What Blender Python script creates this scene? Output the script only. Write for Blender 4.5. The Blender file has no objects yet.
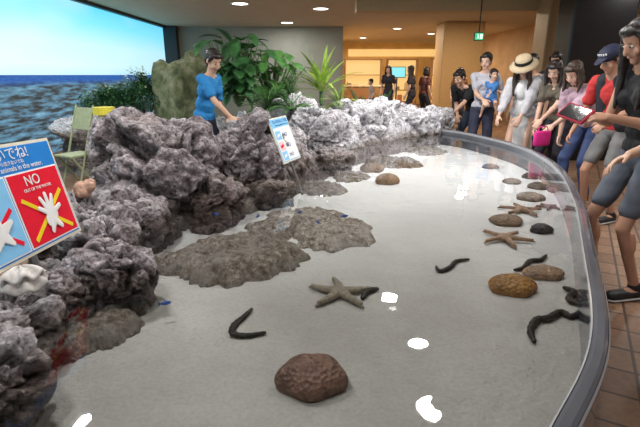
import bpy, bmesh, math, random, time
from mathutils import Vector, Matrix, noise
random.seed(7); T0=time.time()
scene=bpy.context.scene
COL=scene.collection
try: scene.view_settings.view_transform='Standard'
except Exception: pass
TMP=bpy.data.scenes.new('workbench'); TVL=TMP.view_layers[0]

CAMH=1.4; PITCH=math.radians(16.86); F=457.0
ct,st=math.cos(PITCH),math.sin(PITCH)
def at(px,py,z):
    """survey point: where a sight line meets the horizontal plane at height z (metres)"""
    xc=(px-320)/F; yc=-(py-213.5)/F
    Y=ct+yc*st; Z=-st+yc*ct
    t=(z-CAMH)/Z
    return Vector((xc*t,Y*t,z))
FLOOR=0.0; SAND=0.44; WATER=0.60; RIM=0.66; CEIL=2.9

# ------------------------------------------------------------------ materials
def newmat(name):
    m=bpy.data.materials.new(name); m.use_nodes=True
    nt=m.node_tree; b=nt.nodes['Principled BSDF']
    return m,nt,b
def L(nt,a,b): nt.links.new(a,b)
def ntex(nt,scale,detail=4,vec=None,rough=.55,dist=0):
    n=nt.nodes.new('ShaderNodeTexNoise'); n.inputs['Scale'].default_value=scale
    n.inputs['Detail'].default_value=detail; n.inputs['Roughness'].default_value=rough
    n.inputs['Distortion'].default_value=dist
    if vec is not None: L(nt,vec,n.inputs['Vector'])
    return n.outputs['Fac']
def vtex(nt,scale,vec=None,feat='F1'):
    n=nt.nodes.new('ShaderNodeTexVoronoi'); n.inputs['Scale'].default_value=scale; n.feature=feat
    if vec is not None: L(nt,vec,n.inputs['Vector'])
    return n.outputs['Distance']
def ramp(nt,fac,stops,interp='LINEAR'):
    r=nt.nodes.new('ShaderNodeValToRGB'); r.color_ramp.interpolation=interp
    els=r.color_ramp.elements
    while len(els)<len(stops): els.new(0.5)
    for e,(p,c) in zip(els,stops):
        e.position=p; e.color=(c[0],c[1],c[2],1)
    L(nt,fac,r.inputs['Fac']); return r.outputs['Color']
def mix(nt,fac,a,b,mode='MIX'):
    m=nt.nodes.new('ShaderNodeMix'); m.data_type='RGBA'; m.blend_type=mode
    for s,v in ((m.inputs[0],fac),(m.inputs[6],a),(m.inputs[7],b)):
        if isinstance(v,(int,float)): s.default_value=v
        elif isinstance(v,tuple): s.default_value=(v[0],v[1],v[2],1)
        else: L(nt,v,s)
    return m.outputs[2]
def mrange(nt,v,a,b,c=0,d=1):
    m=nt.nodes.new('ShaderNodeMapRange')
    L(nt,v,m.inputs[0])
    for i,x in enumerate((a,b,c,d)): m.inputs[i+1].default_value=x
    return m.outputs[0]
def pos(nt):
    g=nt.nodes.new('ShaderNodeNewGeometry'); s=nt.nodes.new('ShaderNodeSeparateXYZ')
    L(nt,g.outputs['Position'],s.inputs[0]); return g.outputs['Position'],s.outputs
def objco(nt):
    return nt.nodes.new('ShaderNodeTexCoord').outputs['Object']
def bump(nt,b,h,strength=.3,dist=.02):
    n=nt.nodes.new('ShaderNodeBump'); n.inputs['Strength'].default_value=strength; n.inputs['Distance'].default_value=dist
    L(nt,h,n.inputs['Height']); L(nt,n.outputs[0],b.inputs['Normal'])
def mathn(nt,op,a,b=None):
    m=nt.nodes.new('ShaderNodeMath'); m.operation=op
    for i,v in enumerate((a,b)):
        if v is None: continue
        if isinstance(v,(int,float)): m.inputs[i].default_value=v
        else: L(nt,v,m.inputs[i])
    return m.outputs[0]
_mc={}
def simple(name,col,rough=.6,var=.12,scale=20,metal=0,bstr=.15,emit=0,spec=None):
    if name in _mc: return _mc[name]
    m,nt,b=newmat(name); v=objco(nt)
    f=ntex(nt,scale,4,v)
    lo=tuple(c*(1-var) for c in col); hi=tuple(min(1,c*(1+var)) for c in col)
    c=ramp(nt,f,[(.3,lo),(.7,hi)])
    L(nt,c,b.inputs['Base Color']); b.inputs['Roughness'].default_value=rough; b.inputs['Metallic'].default_value=metal
    if spec is not None: b.inputs['Specular IOR Level'].default_value=spec
    if bstr: bump(nt,b,f,bstr,.004)
    if emit:
        L(nt,c,b.inputs['Emission Color']); b.inputs['Emission Strength'].default_value=emit
    _mc[name]=m; return m

def rock_mat(name,light=0.0,brown=0.0):
    m,nt,b=newmat(name); p,s=pos(nt); g=[n for n in nt.nodes if n.type=='NEW_GEOMETRY'][0]
    f1=ntex(nt,3.0,6,p,.6,.4); f2=ntex(nt,13,9,p,.76,.5); f3=ntex(nt,55,4,p,.7)
    v=vtex(nt,26,p); v2=vtex(nt,70,p)
    c=ramp(nt,f2,[(.30,(.04,.032,.03)),(.41,(.17,.145,.142)),(.52,(.37,.335,.345)),(.66,(.70,.665,.70))])
    tint=ramp(nt,f1,[(.32,(.84,.73,.74)),(.46,(.95,.92,.97)),(.56,(1,.98,.99)),(.68,(.96,.80,.66))])
    c=mix(nt,.8,c,tint,'MULTIPLY')
    patch=ramp(nt,f1,[(.52,(0,0,0)),(.58,(1,1,1))])
    c=mix(nt,mathn(nt,'MULTIPLY',patch,.25),c,(.56,.53,.57))
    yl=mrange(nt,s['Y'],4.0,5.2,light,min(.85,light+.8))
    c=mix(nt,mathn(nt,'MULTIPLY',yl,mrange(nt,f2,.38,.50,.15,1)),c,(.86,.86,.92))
    if brown: c=mix(nt,brown,c,(.16,.11,.075))
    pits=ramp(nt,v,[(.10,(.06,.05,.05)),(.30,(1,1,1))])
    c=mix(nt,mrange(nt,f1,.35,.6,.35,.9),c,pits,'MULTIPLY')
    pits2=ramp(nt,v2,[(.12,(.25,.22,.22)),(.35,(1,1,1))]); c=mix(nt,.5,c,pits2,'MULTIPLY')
    pt=ramp(nt,g.outputs['Pointiness'],[(.43,(.18,.155,.15)),(.495,(.94,.92,.92)),(.55,(1.4,1.4,1.4))]); c=mix(nt,.85,c,pt,'MULTIPLY')  # crevice shade and bright edges painted into the colour from surface curvature
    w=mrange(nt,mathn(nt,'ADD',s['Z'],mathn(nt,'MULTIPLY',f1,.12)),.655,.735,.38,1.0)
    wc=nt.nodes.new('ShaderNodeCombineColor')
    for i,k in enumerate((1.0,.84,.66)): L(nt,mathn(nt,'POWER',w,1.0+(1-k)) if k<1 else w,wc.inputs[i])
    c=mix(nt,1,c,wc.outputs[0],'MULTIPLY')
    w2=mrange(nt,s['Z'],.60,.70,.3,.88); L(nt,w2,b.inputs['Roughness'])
    L(nt,c,b.inputs['Base Color'])
    h=mathn(nt,'ADD',mathn(nt,'MULTIPLY',f2,1.0),mathn(nt,'MULTIPLY',f3,.25))
    h=mathn(nt,'ADD',h,mathn(nt,'MULTIPLY',v,.9)); h=mathn(nt,'ADD',h,mathn(nt,'MULTIPLY',v2,.3))
    bump(nt,b,h,.95,.05)
    return m
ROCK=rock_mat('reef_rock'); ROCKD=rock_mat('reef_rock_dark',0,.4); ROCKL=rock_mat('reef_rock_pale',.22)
def submat(name,stops,pale):
    m,nt,b=newmat(name); p,s=pos(nt)
    f=ntex(nt,30,9,p,.80,.3); f1=ntex(nt,6,6,p,.65); vv_=vtex(nt,42,p)
    c=ramp(nt,f,stops); c=mix(nt,mrange(nt,f1,.48,.58,0,.65),c,pale); c=mix(nt,.6,c,ramp(nt,vv_,[(.1,(.3,.26,.24)),(.30,(1,1,1))]),'MULTIPLY')
    L(nt,c,b.inputs['Base Color']); b.inputs['Roughness'].default_value=.6; bump(nt,b,f,.9,.03); return m
SUBROCK=submat('submerged_rock',[(.36,(.03,.022,.018)),(.45,(.13,.10,.075)),(.55,(.27,.22,.175)),(.66,(.62,.57,.52))],(.33,.30,.265))
SUBPALE=submat('submerged_rubble',[(.36,(.08,.06,.045)),(.45,(.22,.18,.14)),(.55,(.42,.37,.32)),(.66,(.80,.76,.72))],(.52,.49,.45))

# sand
m,nt,b=newmat('fine_sand'); p,s=pos(nt)
f=ntex(nt,1.6,5,p); f2=ntex(nt,70,3,p); f3=ntex(nt,8,4,p)
c=ramp(nt,f,[(.3,(.285,.272,.252)),(.7,(.43,.415,.39))]); c=mix(nt,.5,c,ramp(nt,f2,[(.3,(.78,.77,.75)),(.6,(1,1,1))]),'MULTIPLY')
c=mix(nt,mrange(nt,s['Y'],1.8,4.8,0,.97),c,(.86,.86,.87))  # far sand whitened in its colour, standing in for glare on the water
L(nt,c,b.inputs['Base Color']); b.inputs['Roughness'].default_value=.9
bump(nt,b,mathn(nt,'ADD',f3,mathn(nt,'MULTIPLY',f2,.15)),.7,.045); SANDM=m
# water
m=bpy.data.materials.new('pool_water'); m.use_nodes=True; nt=m.node_tree; nt.nodes.clear()
out=nt.nodes.new('ShaderNodeOutputMaterial'); mx=nt.nodes.new('ShaderNodeMixShader'); tr=nt.nodes.new('ShaderNodeBsdfTransparent'); gl=nt.nodes.new('ShaderNodeBsdfGlossy'); fr=nt.nodes.new('ShaderNodeFresnel')
fr.inputs['IOR'].default_value=1.34; gl.inputs['Roughness'].default_value=.012
tr.inputs['Color'].default_value=(.955,.97,.975,1)
p,s=pos(nt); f=ntex(nt,3.6,2,p,.4,.3)
bn=nt.nodes.new('ShaderNodeBump'); bn.inputs['Strength'].default_value=.13; bn.inputs['Distance'].default_value=.03
L(nt,f,bn.inputs['Height']); L(nt,bn.outputs[0],gl.inputs['Normal']); L(nt,bn.outputs[0],fr.inputs['Normal'])
L(nt,fr.outputs[0],mx.inputs[0]); L(nt,tr.outputs[0],mx.inputs[1]); L(nt,gl.outputs[0],mx.inputs[2]); L(nt,mx.outputs[0],out.inputs[0]); WATERM=m
# floor tiles
m,nt,b=newmat('stone_tiles'); p,s=pos(nt)
br=nt.nodes.new('ShaderNodeTexBrick'); br.inputs['Scale'].default_value=1; br.inputs['Brick Width'].default_value=.22; br.inputs['Row Height'].default_value=.22; br.inputs['Mortar Size'].default_value=.008; br.offset=0.0
rot=nt.nodes.new('ShaderNodeMapping'); rot.inputs['Rotation'].default_value=(0,0,.5); L(nt,p,rot.inputs[0]); L(nt,rot.outputs[0],br.inputs['Vector'])
br.inputs['Color1'].default_value=(.20,.11,.065,1); br.inputs['Color2'].default_value=(.30,.18,.11,1); br.inputs['Mortar'].default_value=(.06,.035,.025,1)
f=ntex(nt,30,5,p); c=mix(nt,.5,br.outputs['Color'],ramp(nt,f,[(.3,(.5,.45,.4)),(.7,(1.2,1.1,1.0))]),'MULTIPLY')
L(nt,c,b.inputs['Base Color']); b.inputs['Roughness'].default_value=.5; bump(nt,b,br.outputs['Fac'],-.4,.01); TILEM=m
# mural
m,nt,b=newmat('ocean_mural'); p,s=pos(nt)
zn=mrange(nt,s['Z'],0,2.9,0,1)
sky=ramp(nt,zn,[(.483,(.58,.86,.97)),(.55,(.74,.98,1.0)),(.70,(.66,.99,1.0)),(.86,(.24,.86,1.0)),(1,(.10,.70,.98))])
mp=nt.nodes.new('ShaderNodeMapping'); mp.inputs['Scale'].default_value=(1,.3,1.0); L(nt,p,mp.inputs[0])
cl=ntex(nt,.7,2,mp.outputs[0]); sky=mix(nt,mrange(nt,cl,.45,.7,0,.5),sky,(.94,1.0,1.0))
far=mrange(nt,s['Y'],8,16,0,.5); sky=mix(nt,far,sky,(.20,.55,.82))
mp2=nt.nodes.new('ShaderNodeMapping'); mp2.inputs['Scale'].default_value=(1,.9,6.0); L(nt,p,mp2.inputs[0])
rk=ntex(nt,2.2,6,mp2.outputs[0],.6); rk2=ntex(nt,7,4,mp2.outputs[0],.55)
deep=ramp(nt,rk2,[(.35,(.006,.07,.33)),(.65,(.015,.13,.44))])
shal=ramp(nt,rk,[(.38,(.015,.022,.025)),(.46,(.045,.07,.085)),(.51,(.075,.17,.25)),(.62,(.12,.29,.42)),(.74,(.24,.44,.56))])
sea=mix(nt,mrange(nt,s['Z'],1.20,1.31,0,1),shal,deep)
c=mix(nt,mathn(nt,'GREATER_THAN',s['Z'],1.40),sea,sky)
b.inputs['Base Color'].default_value=(.02,.02,.02,1); L(nt,c,b.inputs['Emission Color']); b.inputs['Emission Strength'].default_value=1.12; b.inputs['Roughness'].default_value=.7; MURAL=m  # print glows by itself: the light falling on it is put into emission
def emis(name,col,k):
    if name in _mc: return _mc[name]
    m,nt,b=newmat(name); f=ntex(nt,2,1,objco(nt)); c=ramp(nt,f,[(.3,tuple(x*.95 for x in col)),(.7,col)])
    b.inputs['Base Color'].default_value=(.1,.1,.1,1); L(nt,c,b.inputs['Emission Color']); b.inputs['Emission Strength'].default_value=k
    _mc[name]=m; return m

# ------------------------------------------------------------------ mesh helpers
def mkobj(name,me,mat=None,parent=None,smooth=True):
    o=bpy.data.objects.new(name,me); COL.objects.link(o)
    if mat is not None: me.materials.append(mat)
    if smooth:
        me.polygons.foreach_set('use_smooth',[True]*len(me.polygons))
    if parent is not None: o.parent=parent
    return o
def frombm(name,bm,mat=None,parent=None,smooth=True,recalc=True):
    if recalc: bmesh.ops.recalc_face_normals(bm,faces=bm.faces)
    me=bpy.data.meshes.new(name); bm.to_mesh(me); bm.free()
    return mkobj(name,me,mat,parent,smooth)
def meta(o,label,cat,group=None,kind=None):
    o['label']=label; o['category']=cat
    if group: o['group']=group
    if kind: o['kind']=kind
    return o
def empty(name,loc=(0,0,0),rotz=0):
    e=bpy.data.objects.new(name,None); COL.objects.link(e); e.location=loc; e.rotation_euler=(0,0,rotz); e.empty_display_size=.1; return e
def capsule(bm,p0,r0,p1,r1,seg=14,flat=None):
    p0=Vector(p0);p1=Vector(p1); ax=p1-p0; Ln=ax.length
    d=ax/Ln if Ln>1e-6 else Vector((0,0,1))
    q=d.to_track_quat('Z','Y').to_matrix()
    prof=[(-r0*math.cos(a),r0*math.sin(a)) for a in (.4,.8,1.2,1.5708)]+[(Ln+r1*math.sin(a),r1*math.cos(a)) for a in (0,.4,.8,1.2)]
    rings=[]
    def pt(a,x,y):
        v=q@Vector((x,y,0))
        if flat: 
            fd,k=flat; v=v+fd*(v.dot(fd)*(k-1))
        return p0+d*a+v
    s=bm.verts.new(p0-d*r0); e=bm.verts.new(p1+d*r1)
    for a,r in prof:
        rings.append([bm.verts.new(pt(a,r*math.cos(2*math.pi*i/seg),r*math.sin(2*math.pi*i/seg))) for i in range(seg)])
    for i in range(seg):
        j=(i+1)%seg
        bm.faces.new((s,rings[0][j],rings[0][i])); bm.faces.new((e,rings[-1][i],rings[-1][j]))
        for k in range(len(rings)-1): bm.faces.new((rings[k][i],rings[k][j],rings[k+1][j],rings[k+1][i]))
def ell(bm,c,rad,R=None,seg=18):
    M=Matrix.Translation(Vector(c))@(R.to_4x4() if R else Matrix.Identity(4))@Matrix.Diagonal((rad[0],rad[1],rad[2],1))
    bmesh.ops.create_uvsphere(bm,u_segments=seg,v_segments=max(8,seg//2+2),radius=1,matrix=M)
def box(bm,c,size,R=None,bevel=0):
    M=Matrix.Translation(Vector(c))@(R.to_4x4() if R else Matrix.Identity(4))@Matrix.Diagonal((size[0],size[1],size[2],1))
    r=bmesh.ops.create_cube(bm,size=1,matrix=M)
    if bevel:
        vs=set(r['verts']); es=[e for e in bm.edges if e.verts[0] in vs and e.verts[1] in vs]
        bmesh.ops.bevel(bm,geom=es,offset=bevel,segments=2,affect='EDGES',profile=.5)
def evalmesh(t):
    TMP.collection.objects.link(t); TVL.update(); me=bpy.data.meshes.new_from_object(t.evaluated_get(TVL.depsgraph)); bpy.data.objects.remove(t); return me
def remesh(name,bm,voxel,mat,parent=None,it=2,disp=None):
    bmesh.ops.recalc_face_normals(bm,faces=bm.faces)
    me=bpy.data.meshes.new(name+'_src'); bm.to_mesh(me); bm.free()
    t=bpy.data.objects.new('tmp',me)
    m=t.modifiers.new('r','REMESH'); m.mode='VOXEL'; m.voxel_size=voxel
    if it:
        s=t.modifiers.new('s','SMOOTH'); s.factor=.5; s.iterations=it
    me2=evalmesh(t); me2.name=name; bpy.data.meshes.remove(me)
    if disp:
        nr=[v.normal.copy() for v in me2.vertices]
        for v,n in zip(me2.vertices,nr): v.co=v.co+n*disp(v.co)
    me2.materials.clear()
    return mkobj(name,me2,mat,parent)
def smoothpath(pts,n):
    pts=[Vector(p) for p in pts]; out=[]
    P=[pts[0]*2-pts[1]]+pts+[pts[-1]*2-pts[-2]]
    for i in range(1,len(P)-2):
        for k in range(n):
            t=k/n; a,b_,c,d=P[i-1],P[i],P[i+1],P[i+2]
            out.append(.5*((2*b_)+(-a+c)*t+(2*a-5*b_+4*c-d)*t*t+(-a+3*b_-3*c+d)*t**3))
    out.append(pts[-1].copy()); return out
def sweep(name,path,prof,mat,parent=None):
    bm=bmesh.new(); rings=[]
    for i,p in enumerate(path):
        a=path[max(0,i-1)]; b_=path[min(len(path)-1,i+1)]; t=(b_-a); t.z=0; t.normalize(); nrm=Vector((t.y,-t.x,0))
        rings.append([bm.verts.new((p.x+nrm.x*o,p.y+nrm.y*o,z)) for o,z in prof])
    n=len(prof)
    for i in range(len(rings)-1):
        for j in range(n):
            k=(j+1)%n; bm.faces.new((rings[i][j],rings[i][k],rings[i+1][k],rings[i+1][j]))
    bm.faces.new(rings[0]); bm.faces.new(rings[-1][::-1])
    return frombm(name,bm,mat,parent,smooth=False)
def rugged(p,oct=5):
    v=0;a=.5;f=1.0
    for i in range(oct):
        v+=a*(1-2.2*abs(noise.noise(p*f))); f*=2.13; a*=.52
    return v
def blocky(p,edge=8):
    d,pt=noise.voronoi(p); q=pt[0]; h=noise.noise(q*7.31+Vector((.37,.11,.73)))*1.5
    nv=noise.noise_vector(q*5.17+Vector((.2,.5,.1)))
    e=min(1,(d[1]-d[0])*edge)
    return h*(.5+.5*min(1,(d[1]-d[0])*3))+(p-q).dot(nv)*1.5-(1-e)*.22

# ------------------------------------------------------------------ room
def sbox(name,lo,hi,mat):
    bm=bmesh.new(); lo=Vector(lo);hi=Vector(hi); box(bm,(lo+hi)/2,hi-lo); o=frombm(name,bm,mat,smooth=False); o['kind']='structure'; return o
CEILM=simple('ceiling_plaster',(.52,.455,.34),.8,.05,3,bstr=0)
WALLG=simple('greygreen_wall',(.30,.31,.26),.8,.1,2,bstr=0)
TAN=simple('tan_wall',(.70,.48,.22),.7,.12,2,bstr=0)
BROWN=simple('brown_wall',(.40,.26,.14),.7,.15,2,bstr=0)
sbox('floor',(-6,-3,-.1),(8,25,0),TILEM)
sbox('ceiling',(-6,-3,CEIL),(8,25,CEIL+.1),CEILM)
sbox('wall_left',(-5.2,-3,0),(-5.0,15.9,CEIL),MURAL)
sbox('wall_back',(-5.2,15.9,0),(.75,16.1,CEIL),WALLG)
sbox('wall_far',(.6,24,0),(8,24.2,CEIL),TAN)
sbox('wall_side',(.6,16.1,0),(.75,24,CEIL),TAN)
sbox('wall_right',(6.6,-3,0),(6.8,25,CEIL),BROWN)
sbox('trim_1',(-5.0,-3,CEIL-.07),(-4.9,15.9,CEIL),simple('dark_trim',(.02,.025,.03),.5,bstr=0))
sbox('trim_2',(.75,10.2,2.66),(6.6,10.6,CEIL),simple('tan_soffit',(.52,.39,.23),.7,.05,bstr=0))
sbox('trim_3',(-5.0,15.6,0),(-4.6,15.9,CEIL),simple('dark_trim',(.02,.025,.03),.5,bstr=0))

def column(lo,hi,mat,label):
    bm=bmesh.new(); lo=Vector(lo);hi=Vector(hi); box(bm,(lo+hi)/2,hi-lo,bevel=.03)
    box(bm,((lo.x+hi.x)/2,(lo.y+hi.y)/2,.08),(hi.x-lo.x+.04,hi.y-lo.y+.04,.16),bevel=.01)
    o=frombm('column',bm,mat,smooth=False); meta(o,label,'column')
column((3.65,14.4,0),(4.85,15.4,CEIL),simple('ochre_column',(.50,.31,.13),.6,.08,bstr=0),'wide square ochre column in the lobby')
column((4.45,9.6,0),(5.1,10.2,CEIL),simple('umber_column',(.36,.23,.12),.6,.08,bstr=0),'square brown column under the soffit')
column((3.98,7.75,0),(4.98,8.3,CEIL),simple('black_panel',(.008,.008,.010),.25,.1,bstr=0),'wide glossy black square column')

WARM=emis('warm_lit_panel',(1.0,.60,.20),.95)
def shelf_unit(x0,x1,y,h,label,warm=True):
    e=empty('display_shelf',(0,0,0)); meta(e,label,'shelf')
    w=simple('shelf_wood',(.36,.2,.09),.6)
    bm=bmesh.new(); cx=(x0+x1)/2
    box(bm,(x0,y,h/2),(.05,.4,h)); box(bm,(x1,y,h/2),(.05,.4,h)); box(bm,(cx,y,h),(x1-x0+.05,.42,.05)); box(bm,(cx,y,.1),(x1-x0,.4,.2))
    frombm('frame',bm,w,e,False)
    bm=bmesh.new(); box(bm,(cx,y+.19,h/2),(x1-x0,.02,h-.05)); frombm('lit_back_panel',bm,WARM if warm else TAN,e,False)
    n=3
    for i in range(1,n):
        bm=bmesh.new(); box(bm,(cx,y,h*i/n),(x1-x0-.05,.36,.04)); frombm('shelf_board',bm,w,e,False)
    cols=[(.45,.16,.08),(.30,.22,.14),(.6,.45,.25),(.12,.08,.05),(.35,.28,.12),(.5,.3,.12)]
    for i in range(n-1):
        x=x0+.2; z0=max(.2,h*i/n+.02)
        while x<x1-.2:
            k=random.randrange(6); hh=random.uniform(.12,.4); ww=random.uniform(.14,.26)
            bm=bmesh.new(); box(bm,(x,y-.03,z0+hh/2),(ww,.16,hh),bevel=.02); box(bm,(x,y-.03,z0+hh),(ww*.9,.17,.03),bevel=.006)
            o=frombm('souvenir_box',bm,simple('merch%d'%k,cols[k],.6,bstr=0),None,False); meta(o,'small packaged souvenir standing on a lit display shelf','souvenir','souvenirs on the lobby shelves')
            x+=ww+random.uniform(.1,.4)
shelf_unit(1.2,2.9,22.8,2.1,'warm lit wooden display shelf against the lobby wall')
shelf_unit(3.2,4.6,22.8,2.1,'warm lit wooden display shelf beside another shelf')
shelf_unit(5.0,6.3,21.5,2.1,'warm lit wooden display shelf near the tan column')
sbox('light_box_1',(1.4,23.95,2.28),(6.4,23.99,2.62),WARM)  # glowing light box on the lobby's far wall, not a window
def counter(x0,x1,y,h,label):
    e=empty('service_counter'); meta(e,label,'counter')
    bm=bmesh.new(); box(bm,((x0+x1)/2,y,h/2-.03),(x1-x0,.6,h-.06),bevel=.02); frombm('body',bm,simple('counter_wood',(.33,.17,.07),.5),e,False)
    bm=bmesh.new(); box(bm,((x0+x1)/2,y,h),(x1-x0+.1,.7,.05),bevel=.01); frombm('worktop',bm,simple('counter_top',(.6,.45,.28),.35),e,False)
counter(1.0,2.6,18.5,1.0,'long wooden service counter in the lobby')
counter(4.9,6.2,17,1.0,'short wooden counter beside the ochre column')
bm=bmesh.new(); box(bm,(2.9,18,1.5),(.65,.06,.4),bevel=.01)
e=meta(frombm('display_screen',bm,simple('black_plastic',(.02,.02,.02),.4),None,False),'dark framed screen on a stand showing turquoise','screen')
bm=bmesh.new(); box(bm,(2.9,17.965,1.5),(.6,.01,.35)); frombm('screen_panel',bm,emis('cyan_screen',(.1,.75,.85),1.0),e,False)
bm=bmesh.new(); capsule(bm,(2.9,18,0.03),.03,(2.9,18,1.32),.03,10); ell(bm,(2.9,18,.02),(.25,.2,.02)); frombm('stand',bm,simple('black_plastic',(.02,.02,.02),.4),e)
# exit sign
e=empty('exit_sign',(3.28,10.1,2.16)); meta(e,'green illuminated exit sign hanging from the ceiling','exit sign')
bm=bmesh.new(); box(bm,(0,0,0),(.20,.06,.16),bevel=.01); box(bm,(0,0,.41),(.02,.02,.66)); frombm('housing',bm,simple('dark_plastic',(.05,.05,.05),.5),e,False)
bm=bmesh.new(); box(bm,(0,-.035,0),(.17,.01,.13)); frombm('lit_face',bm,emis('exit_green',(.05,.6,.25),1.1),e,False)
bm=bmesh.new(); box(bm,(.04,-.042,0),(.05,.004,.09)); capsule(bm,(-.03,-.043,.035),.010,(-.03,-.043,.036),.010,8); capsule(bm,(-.03,-.043,.022),.008,(-.022,-.043,-.008),.008,8); capsule(bm,(-.022,-.043,-.008),.006,(-.045,-.043,-.04),.005,8); capsule(bm,(-.022,-.043,-.008),.006,(-.004,-.043,-.036),.005,8)
frombm('pictogram',bm,emis('white_lit',(1,1,1),1.2),e)

# downlights
def downlight(x,y,power,r=.18,warm=False):
    e=empty('downlight',(x,y,CEIL)); meta(e,'round recessed ceiling downlight with white trim ring','ceiling light','recessed ceiling downlights')
    bm=bmesh.new(); n=28; R=[(r,-.002),(r+.035,-.002),(r+.035,-.018),(r,-.012)]
    rings=[[bm.verts.new((a*math.cos(2*math.pi*i/n),a*math.sin(2*math.pi*i/n),z)) for a,z in R] for i in range(n)]
    for i in range(n):
        for j in range(4): bm.faces.new((rings[i][j],rings[i][(j+1)%4],rings[(i+1)%n][(j+1)%4],rings[(i+1)%n][j]))
    frombm('trim_ring',bm,simple('white_trim',(.75,.75,.72),.5,bstr=0),e)
    bm=bmesh.new(); bmesh.ops.create_circle(bm,cap_ends=True,segments=28,radius=r,matrix=Matrix.Translation((0,0,-.008))); o=frombm('lamp_lens',bm,emis('lamp_lens',(1,.97,.92),9),e,False)
    ld=bpy.data.lights.new('downlight_lamp','AREA'); ld.shape='DISK'; ld.size=r*2; ld.energy=power; ld.color=(1,.82,.6) if warm else (1,.98,.955)
    lo=bpy.data.objects.new('downlight_lamp',ld); COL.objects.link(lo); lo.parent=e; lo.location=(0,0,-.03)
for x,y,pw,r in ((1.0,5.93,42,.11),(1.16,4.76,40,.11),(1.03,3.65,28,.10),(1.0,2.2,14,.15),(-1.2,2.1,32,.15),(-2.25,3.56,38,.05),(-.8,.4,20,.15),(3.6,2.6,26,.15),(4.6,4.4,28,.15),(5.3,7.0,32,.15),(-3.3,5.6,34,.12)):  # includes unseen downlights added for lighting, placed so the water won't mirror them
    downlight(x,y,pw,r)
for x,y in ((.02,11.7),(-.98,14.7),(-1.75,10.9),(-3.2,8.6)): downlight(x,y,40,.17)
for x,y,pw in ((2.6,16.5,120),(4.2,18.5,110),(1.8,20.5,100),(3.9,12.2,90)): downlight(x,y,pw,.13,True)

# ------------------------------------------------------------------ pool
rim_pts=[(-1.6,.5,0),(-1.0,.42,0),(-.4,.42,0),(0,.47,0),(.3,.6,0),(.55,.84,0),(.85,1.22,0),(1.20,1.9,0),(1.63,2.8,0),(2.04,3.9,0),(2.20,5.0,0),(2.01,6.12,0),(1.76,6.6,0),(1.45,6.85,0)]
rim=smoothpath(rim_pts,12)
pool=empty('touch_pool'); meta(pool,'curved aquarium touch pool with smoky acrylic wall and rim','touch pool')
acr,nt,b=newmat('smoky_acrylic'); f=ntex(nt,4,2,objco(nt)); L(nt,ramp(nt,f,[(.3,(.085,.09,.105)),(.7,(.125,.13,.15))]),b.inputs['Base Color']); b.inputs['Roughness'].default_value=.08; b.inputs['Specular IOR Level'].default_value=.5
sweep('wall_panel',rim,[(-.024,0),(.024,0),(.024,RIM-.016),(.020,RIM-.005),(.010,RIM),(-.010,RIM),(-.020,RIM-.005),(-.024,RIM-.016)],acr,pool)
edge=simple('grey_rim_edge',(.30,.31,.335),.12,.05,bstr=0)
sweep('rim_edge_outer',rim,[(.022,RIM-.02),(.027,RIM-.02),(.027,RIM-.009),(.022,RIM-.004)],edge,pool)
sweep('rim_edge_inner',rim,[(-.027,RIM-.03),(-.022,RIM-.03),(-.022,RIM-.004),(-.027,RIM-.009)],edge,pool)
shore=smoothpath([(-.72,.42,0),(-.74,.75,0),(-.78,1.05,0),(-.88,1.3,0),(-.76,1.6,0),(-.74,1.78,0),(-.97,2.02,0),(-.98,2.25,0),(-.78,2.86,0),(-.30,3.5,0),(.12,4.5,0),(.42,5.1,0),(1.0,5.85,0),(1.5,6.35,0),(1.75,6.5,0)],14)
INL=Vector((-.88,.47,0)).normalized()
def poolpoly(name,z,off,mat):
    bm=bmesh.new(); pts=[(p.x,p.y,z) for p in rim]+[((p+INL*off).x,(p+INL*off).y,z) for p in reversed(shore)]
    vs=[bm.verts.new(p) for p in pts]; f=bm.faces.new(vs); bmesh.ops.triangulate(bm,faces=[f]); 
    bmesh.ops.recalc_face_normals(bm,faces=bm.faces)
    for f in bm.faces:
        if f.normal.z<0: f.normal_flip()
    return frombm(name,bm,mat,None,False,False)
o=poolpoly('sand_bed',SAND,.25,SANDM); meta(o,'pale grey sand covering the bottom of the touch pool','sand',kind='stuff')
o=poolpoly('pool_water',WATER,.25,WATERM); meta(o,'clear shallow water filling the touch pool','water',kind='stuff')

# rock bank
def lerp_tab(tab,x):
    if x<=tab[0][0]: return tab[0][1]
    for (a,va),(b_,vb) in zip(tab,tab[1:]):
        if x<=b_: return va+(vb-va)*(x-a)/(b_-a)
    return tab[-1][1]
ridge=[(.4,.62),(1.2,.60),(1.7,.55),(2.1,.58),(2.8,.64),(3.6,.72),(4.6,.70),(5.3,.82),(6.0,.82),(6.5,.74)]
back=[(.4,.75),(2.2,.70),(3.4,.92),(4.6,1.0),(5.1,1.5),(5.5,2.4),(6.5,2.1)]
SURF=[]
bm=bmesh.new(); ND=80; path=smoothpath([(p.x,p.y,0) for p in shore],2); grid=[]
for p in path:
    Hr=lerp_tab(ridge,p.y); D=lerp_tab(back,p.y); row=[]
    for j in range(ND+1):
        d=-.12+(D+.12)*j/ND
        q=p+INL*d
        up=max(0,min(1,(d+.12)/.42)); up=up*up*(3-2*up)
        dn=max(0,min(1,(D-d)/.24)); dn=dn*dn*(3-2*dn)
        h=(SAND-.06)+(Hr-SAND+.06)*up
        Q=Vector((q.x,q.y,.3))
        n=blocky(Q*2.9)*.15+blocky(Q*7.3+Vector((3,1,2)))*.040+rugged(Q*6,5)*.040
        h=(h+n*min(1,up*1.5))*dn
        w=Vector((noise.noise(q*5+Vector((7,0,0))),noise.noise(q*5+Vector((0,9,0))),0))*.05*up*dn
        co=(q.x+w.x,q.y+w.y,max(0.002,h)); row.append(bm.verts.new(co)); SURF.append(co)
    grid.append(row)
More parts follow.
